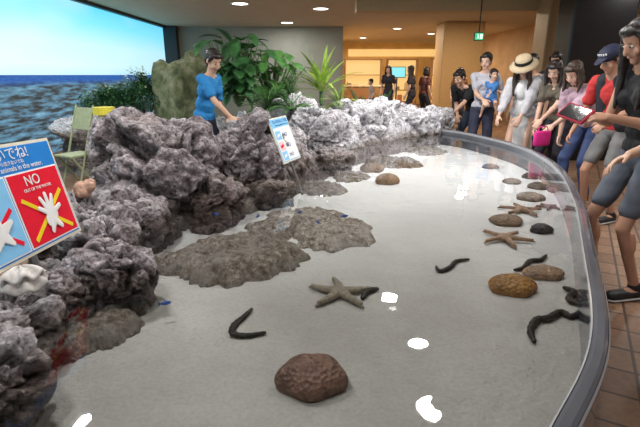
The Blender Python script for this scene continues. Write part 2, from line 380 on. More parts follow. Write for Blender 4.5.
for i in range(len(grid)-1):
    for j in range(ND): bm.faces.new((grid[i][j],grid[i+1][j],grid[i+1][j+1],grid[i][j+1]))
o=frombm('rock_bank',bm,ROCK,None,True,False)
if sum(pl.normal.z for pl in o.data.polygons)<0: o.data.flip_normals()
meta(o,'rugged artificial reef bank rising along the pool edge','rock bank',kind='stuff')

def rock(c,rad,seed,mat,label,sub=5,amp=1,rot=0,name='boulder',cat='rock',flat=-.75,fr=1.0):
    bm=bmesh.new(); bmesh.ops.create_icosphere(bm,subdivisions=sub,radius=1)
    sv=Vector((seed*3.7,seed*1.9,seed*5.3)); R=Matrix.Rotation(rot,3,'Z'); c=Vector(c)
    for v in bm.verts:
        p=v.co.normalized()
        mxx=max(abs(p.x),abs(p.y),abs(p.z)); base=1+.34*(1/mxx-1)
        wq=p+noise.noise_vector(p*2.2+sv)*.12
        d=blocky(wq*1.25*fr+sv,9)*.38+blocky(wq*3.0*fr+sv,8)*.11+rugged(wq*3.4*fr+sv,5)*.085-.10
        cd=noise.voronoi(wq*5.0*fr+sv)[0][0]; cav=max(0,.42-cd)*max(0,noise.noise(wq*1.7+sv)+.25)
        d-=cav*.38
        if sub>5:
            d+=blocky(wq*8*fr+sv,5)*.024; cd=noise.voronoi(wq*12*fr+sv)[0][0]; d-=max(0,.35-cd)*.12
        d=min(d,.26)
        v.co=p*(base+d*amp)
        if v.co.z<flat: v.co.z=flat
        v.co=Vector((v.co.x*rad[0],v.co.y*rad[1],v.co.z*rad[2]))
        w=R@v.co+c; SURF.append((w.x,w.y,w.z))
    o=frombm(name,bm,mat); o.location=c; o.rotation_euler=(0,0,rot); meta(o,label,cat); return o
def surf(x,y,r=.04):
    zs=[z for a,b_,z in SURF if abs(a-x)<r and abs(b_-y)<r]; return max(zs) if zs else .6
rl=[
((-1.12,3.12,.80),(.42,.40,.37),1,ROCK,'large craggy purple-grey reef boulder with deep pits',6),
((-.58,3.62,.76),(.27,.27,.34),72,ROCK,'tall craggy grey boulder above the waterline',6),
((-1.20,2.85,.60),(.24,.26,.30),3,ROCK,'rough grey boulder sloping toward the pool',6),
((-.36,4.0,.60),(.20,.20,.24),4,ROCKD,'dark brown pitted boulder at the water edge',5),
((-.66,4.25,.80),(.22,.22,.26),5,ROCK,'dark grey boulder below the plants',5),
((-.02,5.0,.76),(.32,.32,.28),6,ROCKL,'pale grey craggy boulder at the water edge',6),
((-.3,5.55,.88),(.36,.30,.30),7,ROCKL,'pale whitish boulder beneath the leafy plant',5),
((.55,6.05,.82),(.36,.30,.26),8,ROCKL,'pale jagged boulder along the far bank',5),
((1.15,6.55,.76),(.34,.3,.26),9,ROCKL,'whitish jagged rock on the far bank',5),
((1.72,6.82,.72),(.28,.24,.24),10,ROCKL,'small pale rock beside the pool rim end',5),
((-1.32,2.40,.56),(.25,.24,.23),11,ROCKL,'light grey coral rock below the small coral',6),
((-1.10,2.14,.54),(.22,.20,.20),12,ROCK,'grey rock near the waterline',6),
((-.88,1.78,.57),(.18,.16,.15),13,ROCK,'rounded grey rock in shallow water',6),
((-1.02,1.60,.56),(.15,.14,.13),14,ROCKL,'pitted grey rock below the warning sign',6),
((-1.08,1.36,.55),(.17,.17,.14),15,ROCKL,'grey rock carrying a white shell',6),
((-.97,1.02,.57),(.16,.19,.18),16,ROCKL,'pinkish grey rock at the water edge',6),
((-.76,3.02,.52),(.28,.24,.20),17,ROCKD,'wet brown rock standing in the water',6),
((-.40,3.42,.48),(.22,.18,.16),18,ROCKD,'low wet rock in the shallows',5),
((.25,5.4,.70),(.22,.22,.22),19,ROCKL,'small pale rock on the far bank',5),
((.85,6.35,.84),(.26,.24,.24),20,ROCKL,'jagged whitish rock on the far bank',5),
((.1,4.6,.54),(.2,.2,.15),21,ROCKD,'low dark rock at the waterline',5),
((-2.9,7.0,.34),(1.0,.7,.46),22,ROCK,'broad grey rock mound under green bushes',5),
((-1.05,2.55,.56),(.2,.2,.2),27,ROCK,'craggy grey rock between larger boulders',5),
((-.30,4.45,.68),(.2,.22,.22),28,ROCK,'grey jagged rock beside the small sign',5),
]
m,nt,b=newmat('mossy_rock'); p,s=pos(nt); f=ntex(nt,6,8,p,.7); L(nt,ramp(nt,f,[(.3,(.05,.07,.035)),(.5,(.19,.22,.11)),(.7,(.40,.39,.29))]),b.inputs['Base Color']); b.inputs['Roughness'].default_value=.9; bump(nt,b,f,1,.05); MOSS=m
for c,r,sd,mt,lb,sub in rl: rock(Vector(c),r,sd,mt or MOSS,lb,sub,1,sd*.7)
rock(Vector((-2.12,7.4,.9)),(.40,.40,.84),61,MOSS,'broad tall mossy green-grey boulder beside the foliage',5,.6,1.0,flat=-1.07)
def patch(px,py,rx,ry,h,seed,label,rot=0,mat=None,ep=6):
    c=at(px,py,SAND); bm=bmesh.new(); NA,NR=140,56; sv=Vector((seed*2.3,seed*4.1,0)); rings=[]
    cen=bm.verts.new((0,0,h))
    for i in range(1,NR+1):
        t=i/NR; row=[]
        for j in range(NA):
            a=2*math.pi*j/NA; u=Vector((math.cos(a),math.sin(a),0)); o_=1+.34*noise.noise(u*1.1+sv)+.24*noise.noise(u*2.9+sv)+.13*noise.noise(u*8+sv)
            x=u.x*rx*t*o_; y=u.y*ry*t*o_; q=Vector((x,y,0))
            z=h*(1-t**ep)+(blocky(q*9+sv,6)*.018+blocky(q*28+sv,5)*.010+rugged(q*16+sv,3)*.013)*(1-t**10)
            row.append(bm.verts.new((x,y,max(0.0,z) if t<1 else -.02)))
        rings.append(row)
    for j in range(NA):
        k=(j+1)%NA; bm.faces.new((cen,rings[0][j],rings[0][k]))
        for i in range(NR-1): bm.faces.new((rings[i][j],rings[i+1][j],rings[i+1][k],rings[i][k]))
    o=frombm('reef_patch',bm,mat or SUBROCK); o.location=c; o.rotation_euler=(0,0,rot); meta(o,label,'reef rock')
patch(235,262,.37,.30,.085,31,'broad flat mottled grey-brown reef rock in shallow water',.35,None,7)
patch(330,236,.26,.30,.065,32,'flat speckled pale coral slab covered by water',-.3,SUBPALE)
patch(282,230,.26,.18,.055,38,'low brown coral rubble lying under shallow water',.6,None,4)
patch(303,218,.26,.18,.045,45,'thin scatter of pale coral rubble under water',.2,SUBPALE,4)
patch(175,225,.3,.15,.09,35,'dark wet rock in the shallows below the boulders',.5)
patch(228,212,.38,.16,.08,37,'dark wet rock in the shallows below a boulder',.9)
patch(95,332,.16,.20,.07,36,'dark wet rock in the shallows below the sign',0)
patch(320,190,.20,.22,.05,43,'small brown coral rubble under water',.4)
patch(395,164,.30,.26,.05,39,'flat brown reef rock under water at the bank',.2)
patch(425,152,.26,.3,.04,41,'flat grey reef rock under water at the far bank',.1,SUBPALE)
patch(350,178,.16,.2,.04,44,'small tan reef rubble near the bank',.1)

# ------------------------------------------------------------------ creatures
def cushion(px,py,w,col,label,asp=.8,tall=.34):
    c=at(px,py,SAND)
    dep=c.y*ct-(c.z-CAMH)*st; R=w/2*dep/F
    bm=bmesh.new(); bmesh.ops.create_icosphere(bm,subdivisions=5 if w>30 else 4,radius=1); sd=random.random()*50; a0=random.random()*6
    for v in bm.verts:
        p=v.co.normalized(); a=math.atan2(p.y,p.x)
        k=1+.05*math.cos(5*(a+a0))*math.hypot(p.x,p.y)+.05*noise.noise(p*1.5+Vector((sd,0,0)))+.018*noise.noise(p*14)+.012*noise.noise(p*28)
        z=p.z; z=z if z>-.35 else -.35
        v.co=Vector((p.x*k*R,p.y*k*R*asp/.8*.85,z*k*R*tall/.5*1.0))
    m,nt,b=newmat('cushion_star_skin'); o_=objco(nt); f=ntex(nt,5/R*.1*2,5,o_)
    cc=ramp(nt,f,[(.3,tuple(x*.45 for x in col)),(.5,col),(.72,tuple(min(1,x*1.5) for x in col))]); cc=mix(nt,.8,cc,ramp(nt,vtex(nt,60,o_),[(.1,(.5,.42,.4)),(.5,(1.1,1.1,1.1))]),'MULTIPLY')
    L(nt,cc,b.inputs['Base Color']); b.inputs['Roughness'].default_value=.55; bump(nt,b,vtex(nt,70,o_),.7,.01)
    o=frombm('cushion_star',bm,m); o.location=(c.x,c.y,SAND+.35*R*tall/.5); meta(o,label,'cushion star','cushion stars on the sand'); return o
cushion(312,384,70,(.16,.085,.06),'large domed purple-brown cushion star on sand',.75,.30)
cushion(512,290,47,(.27,.13,.03),'domed orange-brown cushion star on sand',.7,.25)
cushion(543,276,40,(.28,.18,.11),'tan rounded cushion star beside a black sea cucumber',.6,.2)
cushion(506,223,32,(.18,.12,.075),'flattish brown cushion star on sand',.8,.2)
cushion(387,183,24,(.26,.17,.1),'small tan cushion star near the bank',.8,.3)
cushion(372,171,24,(.24,.16,.1),'small tan-brown cushion star near the bank',.8,.25)
cushion(530,199,28,(.25,.19,.15),'flat greyish cushion star on the sand',.8,.18)
cushion(540,188,24,(.12,.08,.06),'dark brown cushion star near the far rim',.8,.18)
cushion(512,183,18,(.2,.14,.1),'small brown cushion star near the far rim',.8,.2)
cushion(541,232,22,(.02,.018,.018),'small black lumpy cushion star on sand',.7,.3)
cushion(530,178,16,(.1,.07,.06),'small dark cushion star near the far rim',.8,.25)
cushion(556,192,16,(.2,.1,.07),'small reddish cushion star beside the rim',.8,.25)
cushion(490,168,16,(.26,.2,.17),'small greyish cushion star at the far end',.8,.2)

def star(px,py,w,col,rot,label,fat=1.0):
    c=at(px,py,SAND); dep=c.y*ct-(c.z-CAMH)*st; R=w/2*dep/F
    bm=bmesh.new(); up=Vector((0,0,1))
    ell(bm,(0,0,.02),(.26*R,.26*R,.15*R))
    for i in range(5):
        a=rot+i*2*math.pi/5+random.uniform(-.08,.08); d=Vector((math.cos(a),math.sin(a),0)); b2=a+random.uniform(-.3,.3); d2=Vector((math.cos(b2),math.sin(b2),0))
        m1=d*R*.5+up*.018; m2=m1+d2*R*.52
        capsule(bm,up*.02,.19*R*fat,m1,.125*R*fat,12,(up,.75)); capsule(bm,m1,.125*R*fat,m2-up*.010,.045*R*fat,12,(up,.8))
        for k in range(12):
            t=k/12; q=(up*.02).lerp(m1,min(1,t*2)) if t<.5 else m1.lerp(m2,(t-.5)*2)
            rr=(.19-.14*t)*R*fat
            for sd in (-.5,0,.5): ell(bm,q+up*rr*(.72-abs(sd)*.35)+Vector((-d.y,d.x,0))*rr*sd*1.2,(.028*R,.028*R,.034*R),None,8)
    o=remesh('starfish',bm,max(.003,R*.026),simple('starfish%d'%int(px),col,.75,.4,60,bstr=.6),None,0)
    zmin=min(v.co.z for v in o.data.vertices); o.location=(c.x,c.y,SAND-zmin); meta(o,label,'starfish'); return o
star(340,296,68,(.19,.16,.12),.3,'grey-tan knobbly five-armed starfish on sand',.95)
star(505,241,54,(.30,.19,.12),.9,'tan starfish with slender arms on sand',.75)
star(521,212,44,(.26,.16,.11),.1,'tan-brown starfish with slender arms on sand',.75)
star(548,208,24,(.2,.13,.1),.6,'small brown starfish beside the rim')

CUC,nt,b=newmat('sea_cucumber_skin'); f=ntex(nt,80,4,objco(nt)); L(nt,ramp(nt,f,[(.35,(.004,.003,.003)),(.7,(.018,.012,.011))]),b.inputs['Base Color']); b.inputs['Roughness'].default_value=.5; b.inputs['Specular IOR Level'].default_value=.3; bump(nt,b,f,.6,.006)
def cucumber(pts,w,label,mat=CUC):
    P=[at(x,y,SAND) for x,y in pts]; mid=P[len(P)//2]; dep=mid.y*ct-(mid.z-CAMH)*st; r=w/2*dep/F
    path=smoothpath([p-mid for p in P],10); bm=bmesh.new(); rings=[]; N=len(path); sg=14
    for i,p in enumerate(path):
        t=i/(N-1); a=path[max(0,i-1)]; b_=path[min(N-1,i+1)]; T=(b_-a).normalized(); S=Vector((T.y,-T.x,0)).normalized(); U=Vector((0,0,1))
        k=math.sin(math.pi*min(1,max(0,.04+t*.92)))**.38
        row=[]
        for j in range(sg):
            g=2*math.pi*j/sg; rr=r*k*(1+.16*noise.noise(Vector((p.x*60,p.y*60,j*1.3)))+.07*math.sin(i*1.7))
            row.append(bm.verts.new(p+S*rr*math.cos(g)+U*(rr*.85*math.sin(g)+r*.8)))
        rings.append(row)
    for i in range(N-1):
        for j in range(sg): bm.faces.new((rings[i][j],rings[i][(j+1)%sg],rings[i+1][(j+1)%sg],rings[i+1][j]))
    bm.faces.new(rings[0]); bm.faces.new(rings[-1])
    o=frombm('sea_cucumber',bm,mat); o.location=mid; meta(o,label,'sea cucumber','sea cucumbers on the sand')
cucumber([(252,311),(243,320),(234,328),(233,336),(246,338),(266,335)],7,'glossy black hooked sea cucumber on sand')
cucumber([(436,268),(440,273),(450,269),(456,263),(469,261)],5,'thin black wavy sea cucumber on sand')
cucumber([(514,272),(523,270),(530,263),(540,262),(546,257)],5.5,'black bent sea cucumber beside a tan cushion star')
cucumber([(534,345),(530,334),(536,323),(548,321),(560,315),(571,319),(583,312)],8,'long thick black sea cucumber curling on the sand')
cucumber([(563,290),(573,295),(569,302),(577,307)],8,'black sea cucumber close to a longer one')
cucumber([(362,301),(367,294),(378,291)],7,'short black sea cucumber beside a starfish')
cucumber([(532,228),(540,234),(552,233)],5,'short black sea cucumber near the rim')
for (x,y,z,a) in ((166,303,.52,.4),(258,216,.57,1.2),(216,214,.57,2.6),(300,212,.57,.9),(318,222,.57,2.0),(345,216,.57,.3)):
    c=at(x,y,z); bm=bmesh.new(); ell(bm,(0,0,0),(.020,.006,.009)); 
    vs=[bm.verts.new(v) for v in ((-.017,0,0),(-.032,0,.009),(-.027,0,0),(-.032,0,-.009))]; bm.faces.new(vs)
    vs=[bm.verts.new(v) for v in ((-.008,0,.007),(.006,0,.008),(-.008,0,.014))]; bm.faces.new(vs)
    o=frombm('damselfish',bm,simple('blue_fish',(.03,.10,.40),.3)); o.location=c; o.rotation_euler=(0,0,a); meta(o,'tiny bright blue damselfish swimming in shallow water','fish','small blue fish')

# white clam shell: two fluted valves
e=empty('clam_shell',(-1.04,1.46,surf(-1.04,1.46)+.01)); e.rotation_euler=(.35,.0,.75); meta(e,'thick fluted white giant clam shell resting on a rock','shell')
for vi,(tilt,sz) in enumerate(((0.0,1.0),(.5,.92))):
    bm=bmesh.new(); NU,NV=90,20; g=[]
    for i in range(NU+1):
        a=-1.5+3.0*i/NU; fl=math.cos(a*7.3); fl=fl*abs(fl)**-.3 if abs(fl)>1e-3 else 0; row=[]
        for j in range(1,NV+1):
            t=j/NV; rr=.070*sz*t*(1+.07*fl*t); z=.046*math.sqrt(max(0,1-t*t*.96))*(1+.05*fl)+.010*fl*t
            row.append(bm.verts.new((rr*math.sin(a)*1.15,-rr*math.cos(a),z)))
        g.append(row)
    cen=bm.verts.new((0,0,.046))
    for i in range(NU):
        bm.faces.new((cen,g[i][0],g[i+1][0]))
        for j in range(NV-1): bm.faces.new((g[i][j],g[i][j+1],g[i+1][j+1],g[i+1][j]))
    bmesh.ops.rotate(bm,verts=bm.verts,cent=(0,.0,.0),matrix=Matrix.Rotation(-tilt,3,'X'))
    o=frombm('valve',bm,simple('white_shell',(.66,.63,.60),.6,.25,35,bstr=.5),e); so=o.modifiers.new('t','SOLIDIFY'); so.thickness=.008; o.location=(0,0,.02*vi)
bm=bmesh.new()
for i in range(16):
    a=random.random()*6.28; r=random.random()*.06; ell(bm,(r*math.cos(a),r*math.sin(a),.01+random.random()*.05),(.03,.03,.026),None,12)
cp=Vector((-1.30,2.42,0)); cp.z=surf(cp.x,cp.y)-.01
o=remesh('coral',bm,.006,simple('orange_coral',(.42,.25,.18),.8,.4,40,bstr=.8),None,1,lambda c:.004*noise.noise(c*90)); o.location=cp; meta(o,'knobbly orange-tan coral lump on a pale rock','coral')

# ------------------------------------------------------------------ signs
def textmesh(s,size,mat,parent,loc,name='lettering',right=False):
    cu=bpy.data.curves.new('t','FONT'); cu.body=s; cu.size=size; cu.extrude=.0006; cu.resolution_u=4
    if right: cu.align_x='RIGHT'
    me=evalmesh(bpy.data.objects.new('t',cu))
    me.materials.clear(); o=mkobj(name,me,mat,parent,False); o.location=loc; return o
WHITE=simple('sign_white',(.85,.85,.85),.6,.03,bstr=0,spec=.15); BLUE=simple('sign_blue',(.025,.24,.70),.75,.05,bstr=0,spec=.1); RED=simple('sign_red',(.80,.015,.04),.75,.05,bstr=0,spec=.1); LBL=simple('sign_lightblue',(.25,.58,.90),.75,.05,bstr=0,spec=.1); YEL=simple('sign_yellow',(.90,.68,.03),.75,.05,bstr=0,spec=.1); NAVY=simple('sign_navy',(.02,.06,.25),.6,bstr=0)
PINK=simple('sign_pale_pink',(.80,.58,.60),.75,.05,bstr=0,spec=.1)
def sign(origin,u,v,label,postlen,pale=False,sc=1.0,W=.59):
    u=u.normalized(); n=u.cross(v).normalized(); v=n.cross(u).normalized()
    e=empty('warning_sign'); M=(Matrix((u,v,n)).transposed().to_4x4())@Matrix.Scale(sc,4); M.translation=origin; e.matrix_world=M; meta(e,label,'sign')
    Hh=.417
    def rect(name,x0,y0,x1,y1,z,mat,th=.003,R=None):
        bm=bmesh.new(); box(bm,((x0+x1)/2,(y0+y1)/2,z),(x1-x0,y1-y0,th),R,.001); return frombm(name,bm,mat,e,False)
    rect('board',0,0,W,Hh,-.006,simple('sign_edge',(.78,.73,.58),.6,.03,bstr=0),.012); rect('printed_field',.012,.012,W-.012,Hh-.012,.001,LBL if pale else BLUE)
    if pale:
        textmesh('にいれないでね!',.036,NAVY,e,(W-.02,.366,.004),right=True); textmesh("Don't put animals in the water.",.019,NAVY,e,(W-.02,.340,.004),right=True)
        rect('notice_panel',.02,.02,W-.02,.325,.003,WHITE)
        for j,(yy,mt) in enumerate(((.25,LBL),(.15,PINK),(.06,LBL))):
            rect('notice_panel',.035,yy-.035,.12,yy+.045,.005,mt)
            bm=bmesh.new(); up=Vector((0,0,1)); capsule(bm,(.06,yy,.0075),.013,(.09,yy+.01,.0075),.011,10,(up,.05)); frombm('pictogram',bm,WHITE if j!=1 else RED,e)
            textmesh('NO',.05,NAVY,e,(.15,yy-.015,.006))
    else:
        textmesh('にいれないでね!',.054,WHITE,e,(.44,.360,.004),right=True); textmesh('お水から出さないでね',.018,WHITE,e,(.40,.340,.004),right=True); textmesh("Don't put animals in the water.",.028,WHITE,e,(.50,.316,.004),right=True)
        for k,(x0,mt,pw) in enumerate(((.020,LBL,.240),(.277,RED,.290))):
            rect('pictogram_border',x0-.006,.018,x0+pw+.006,.306,.003,WHITE); rect('pictogram_panel',x0,.024,x0+pw,.300,.0045,mt)
            bm=bmesh.new(); cx,cy=x0+pw/2+.01,.118; up=Vector((0,0,1))
            bb=bmesh.new()
            for sg in (1,-1): box(bb,(x0+pw/2,cy+.005,.0068),(pw*.98,.016,.002),Matrix.Rotation(sg*.60,3,'Z'))
            frombm('cross_mark',bb,YEL if k else RED,e,False)
            if k==1:
                capsule(bm,(cx-.01,cy-.02,.011),.032,(cx+.01,cy+.005,.011),.030,12,(up,.04))
                for a,l in ((-1.0,.068),(-.45,.08),(.0,.085),(.45,.08),(1.2,.068)): capsule(bm,(cx,cy,.011),.014,(cx+math.sin(a)*l,cy+math.cos(a)*l,.011),.009,8,(up,.1))
                for a,l in ((2.6,.066),(3.5,.066)): capsule(bm,(cx,cy-.016,.011),.017,(cx+math.sin(a)*l,cy-.0+math.cos(a)*l,.011),.011,8,(up,.1))
            else:
                for a in range(5): capsule(bm,(cx,cy,.011),.028,(cx+math.sin(a*1.2566)*.065,cy+.01+math.cos(a*1.2566)*.065,.011),.010,10,(up,.05))
            frombm('pictogram',bm,WHITE,e)
        textmesh('NO',.056,WHITE,e,(.355,.250,.008)); textmesh('OUT OF THE WATER',.017,WHITE,e,(.335,.228,.008)); textmesh('NO',.056,NAVY,e,(.085,.250,.008))
    bm=bmesh.new(); capsule(bm,(W*.5,Hh*.5,-.02),.012,(W*.5,-postlen,-.03),.012,10); box(bm,(W*.5,Hh*.5,-.014),(.2,.15,.006)); frombm('post',bm,simple('steel_post',(.3,.3,.3),.4,metal=.8,bstr=0),e,False)
vv=Vector((-.095,0,.408))
sign(Vector((-1.055,1.913,.742))-Vector((.048,1,-.035)).normalized()*.59,Vector((.048,1,-.035)),vv,'blue no-touching warning sign with red pictogram panel, tilted',.25)
sign(Vector((-.275,3.46,.745)),Vector((.40,.90,.03)),Vector((-.16,.02,.4)),'small pale blue warning sign standing on dark rocks',.32,True,.86,.34)

# ------------------------------------------------------------------ plants
def leafmat(name,c1,c2):
    m,nt,b=newmat(name); f=ntex(nt,9,3,objco(nt)); L(nt,ramp(nt,f,[(.3,c1),(.7,c2)]),b.inputs['Base Color']); b.inputs['Roughness'].default_value=.5; return m
DG=leafmat('dark_leaf',(.015,.07,.02),(.065,.21,.06)); BG=leafmat('bright_leaf',(.22,.46,.05),(.62,.78,.16)); MG=leafmat('mid_leaf',(.03,.14,.03),(.14,.35,.08)); SG=leafmat('shrub_leaf',(.02,.09,.03),(.10,.26,.08))
def leaf(bm,base,dr,length,width,droop,split=0,fold=.15,n=14):
    dr=dr.normalized(); side=dr.cross(Vector((0,0,1)))
    if side.length<.1: side=Vector((1,0,0))
    side.normalize(); rows=[]; p=base.copy(); d=dr.copy()
    for i in range(n+1):
        t=i/n; w=width*(math.sin(math.pi*min(1,t*.93+.05))**.7)*(1-.35*t)
        if split and i%2==1 and i>2: w*=(1-split)
        upn=side.cross(d).normalized()
        rows.append([bm.verts.new(p-side*w+upn*fold*w),bm.verts.new(p),bm.verts.new(p+side*w+upn*fold*w)])
        p=p+d*(length/n); d=(d+Vector((0,0,-droop/n))).normalized()
    for i in range(n):
        for j in range(2): bm.faces.new((rows[i][j],rows[i][j+1],rows[i+1][j+1],rows[i+1][j]))
def plant(loc,kind,n,size,mat,label,name,tm=.75):
    e=empty(name,loc); meta(e,label,'plant'); bm=bmesh.new(); bs=bmesh.new()
    for i in range(n):
        a=i*2.4+random.random()*.5; tilt=random.uniform(.1,tm)
        d=Vector((math.cos(a)*math.sin(tilt),math.sin(a)*math.sin(tilt),math.cos(tilt)))
        if kind=='mon':
            l=size*random.uniform(.2,.95); tip=d*l; capsule(bs,(0,0,0),.012,tip,.006,6)
            d2=Vector((d.x*1.5,d.y*1.5-.35,random.uniform(-.45,.3))); leaf(bm,tip,d2,size*random.uniform(.20,.34),size*random.uniform(.09,.14),.9,.45,.2,18)
        elif kind=='strap':
            leaf(bm,Vector((0,0,.05)),d,size*random.uniform(.7,1.1),size*.062,random.uniform(.5,1.5),0,.3,14)
        elif kind=='frond':
            q=Vector((0,0,0)); dd=d.copy(); l=size*random.uniform(.6,1)
            for k in range(14):
                q2=q+dd*l/14; capsule(bs,q,.004,q2,.003,5)
                sd=dd.cross(Vector((0,0,1))); 
                if sd.length>.05:
                    sd.normalize()
                    for sg in (1,-1): leaf(bm,q2,(sd*sg+dd*.5),size*.22*math.sin(math.pi*(k+1)/15.5),size*.022,.3,0,.1,4)
                q=q2; dd=(dd+Vector((0,0,-.09))).normalized()
    if kind=='strap': capsule(bs,(0,0,-.1),.03,(0,0,.12),.03,8)
    frombm('foliage',bm,mat,e,True,False); frombm('stem',bs,simple('green_stem',(.08,.16,.05),.6),e)
plant((-1.08,6.3,1.0),'mon',80,1.0,DG,'tall dark green split-leaf philodendron behind the rocks','philodendron',.6)
plant((-.68,6.6,.98),'mon',64,.80,MG,'dark green split-leaf philodendron beside a taller one','philodendron',.8)
plant((-.38,6.0,1.06),'frond',22,.5,MG,'low dark green fern on the rock bank','fern',1.1)
plant((.02,6.9,1.10),'strap',30,.66,BG,'bright green strap-leaved dracaena on the bank','dracaena',1.1)
plant((-.60,5.3,1.0),'frond',24,.42,MG,'small green fern among pale rocks','fern',1.1)
plant((-.32,5.15,1.02),'frond',20,.36,MG,'small green fern spilling over pale rocks','fern',1.3)
plant((.25,6.1,1.02),'frond',18,.34,BG,'small bright green fern on the pale rocks','fern',1.3)
plant((.95,6.9,.96),'frond',12,.3,MG,'small green fern on the far bank','fern',1.1)
plant((.55,7.0,.96),'frond',12,.35,DG,'small dark fern on the far bank','fern',1.1)
def bush(loc,rad,n,label):
    e=empty('bush',loc); meta(e,label,'bush'); bm=bmesh.new()
    for i in range(n):
        a=random.random()*6.283; ph=random.uniform(0,1.5); rr=random.uniform(.6,1)*(1+.35*noise.noise(Vector((math.cos(a)*2.4,math.sin(a)*2.4,ph*2.4+rad[0]*9))))
        p=Vector((math.cos(a)*math.sin(ph)*rad[0],math.sin(a)*math.sin(ph)*rad[1],math.cos(ph)*rad[2]))*rr
        leaf(bm,p,Vector((math.cos(a)+random.uniform(-.8,.8),math.sin(a)+random.uniform(-.8,.8),random.uniform(-.4,.9))),.05,.015,.4,0,.1,3)
    frombm('foliage',bm,SG,e,True,False)
    bs=bmesh.new()
    for i in range(9): 
        a=i*.7; capsule(bs,(0,0,-.35),.015,(math.cos(a)*rad[0]*.6,math.sin(a)*rad[1]*.6,rad[2]*.5),.005,6)
    frombm('branch',bs,simple('bark',(.1,.06,.03),.9),e)
bush((-3.35,7.6,.78),(.62,.4,.42),5200,'low dense green shrub in front of the ocean mural')
bush((-2.80,7.5,.84),(.50,.4,.56),4800,'low dense green shrub on the rock mound')
bush((-3.85,8.3,.60),(.50,.4,.34),3400,'low dense green shrub near the mural wall')
rock(Vector((-3.6,8.2,.2)),(.8,.7,.40),55,ROCK,'grey rock mound under green bushes',5)
rock(Vector((-1.75,6.7,.34)),(.65,.45,.44),56,ROCK,'dark rock bed under leafy plants',5)
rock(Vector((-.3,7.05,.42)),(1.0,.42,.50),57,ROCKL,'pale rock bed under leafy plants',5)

# chair and bucket
e=empty('folding_chair',(-2.78,5.2,0),-.5); meta(e,'pale green folding chair standing behind the rocks','chair'); cm=simple('olive_green_metal',(.36,.40,.24),.6); 
for x in (-.15,.15):
    bm=bmesh.new(); capsule(bm,(x,-.18,.015),.012,(x,.18,1.06),.012,8); frombm('leg',bm,cm,e)
    bm=bmesh.new(); capsule(bm,(x*.9,.2,.015),.012,(x*.9,-.15,.52),.012,8); frombm('leg',bm,cm,e)
bm=bmesh.new(); box(bm,(0,-.02,.53),(.30,.32,.03),bevel=.01); frombm('seat',bm,cm,e,False)
bm=bmesh.new(); box(bm,(0,.14,.92),(.31,.02,.26),Matrix.Rotation(-.36,3,'X'),.008); frombm('backrest',bm,cm,e,False)
e=empty('bucket',(-2.40,5.2,0)); meta(e,'yellow and white plastic bucket on a stool behind rocks','bucket')
bm=bmesh.new(); capsule(bm,(0,0,.76),.08,(0,0,.90),.10,16); frombm('pail',bm,simple('white_bucket',(.7,.7,.65),.5),e)
bm=bmesh.new(); bmesh.ops.create_cone(bm,cap_ends=True,segments=24,radius1=.12,radius2=.11,depth=.08,matrix=Matrix.Translation((0,0,1.02))); frombm('lid',bm,simple('yellow_plastic',(.75,.65,.05),.5),e,False)
bm=bmesh.new(); box(bm,(0,0,.66),(.32,.32,.04),bevel=.01)
for x in (-.13,.13):
    for y in (-.13,.13): capsule(bm,(x,y,.02),.016,(x,y,.66),.016,8)
frombm('stool',bm,simple('grey_plastic',(.3,.3,.3),.5),e,False)

# ------------------------------------------------------------------ people
SK1=simple('skin_light',(.70,.44,.33),.5,.06,8,bstr=0); SK2=simple('skin_tan',(.50,.27,.18),.45,.08,8,bstr=0); SK3=simple('skin_mid',(.60,.36,.25),.5,.06,8,bstr=0)
HAIRB,nt,b=newmat('black_hair'); f=ntex(nt,40,4,objco(nt)); L(nt,ramp(nt,f,[(.3,(.006,.005,.005)),(.7,(.028,.020,.018))]),b.inputs['Base Color']); b.inputs['Roughness'].default_value=.4; bump(nt,b,f,.6,.01)
HAIRD=simple('dark_brown_hair',(.04,.022,.015),.45,.4,40)
EYEW=simple('eye_white',(.6,.58,.55),.3,bstr=0); IRIS=simple('iris_dark',(.015,.01,.008),.2,bstr=0); LIP=simple('lips',(.45,.16,.14),.5,bstr=0)
def ik(a,t,l1,l2,pole):
    d=t-a; D=d.length; dr=d/D if D>1e-5 else Vector((0,0,-1)); D=max(abs(l1-l2)+.01,min(D,l1+l2-.004))
    x=(l1*l1-l2*l2+D*D)/(2*D); h=math.sqrt(max(0,l1*l1-x*x)); pr=pole-dr*pole.dot(dr)
    if pr.length<1e-4: pr=Vector((0,1,0))
    pr.normalize(); return a+dr*x+pr*h, a+dr*D
def frame(x,y,z): return Matrix((x,y,z)).transposed()
def add_hand(bm,w,d,n,side,s,curl):
    d=d.normalized(); n=(n-d*n.dot(d)).normalized(); lat=d.cross(n)*side
    ell(bm,w+d*.048*s,(.040*s,.052*s,.0155*s),frame(lat,d,n),14)
    for off,ln,r in ((.030,.070,.0088),(.010,.080,.0092),(-.010,.075,.0088),(-.029,.058,.0078)):
        p=w+(d*.078+lat*off)*s; c=curl*.5
        dd=(d*math.cos(c)+n*math.sin(c)+lat*off*3.2).normalized()
        for k,fr in enumerate((.45,.32,.25)):
            q=p+dd*ln*fr*s; capsule(bm,p,r*s*(1-.1*k),q,r*s*(.92-.1*k),8); p=q
            c+=curl*.7; dd=(d*math.cos(c)+n*math.sin(c)+lat*off*1.5).normalized()
    p=w+(d*.022+lat*.026)*s; q=p+(d*.65+lat*.65+n*.25).normalized()*.045*s; capsule(bm,p,.0145*s,q,.011*s,8)
    q2=q+(d*.85+lat*.3+n*.4).normalized()*.032*s; capsule(bm,q,.011*s,q2,.009*s,8)

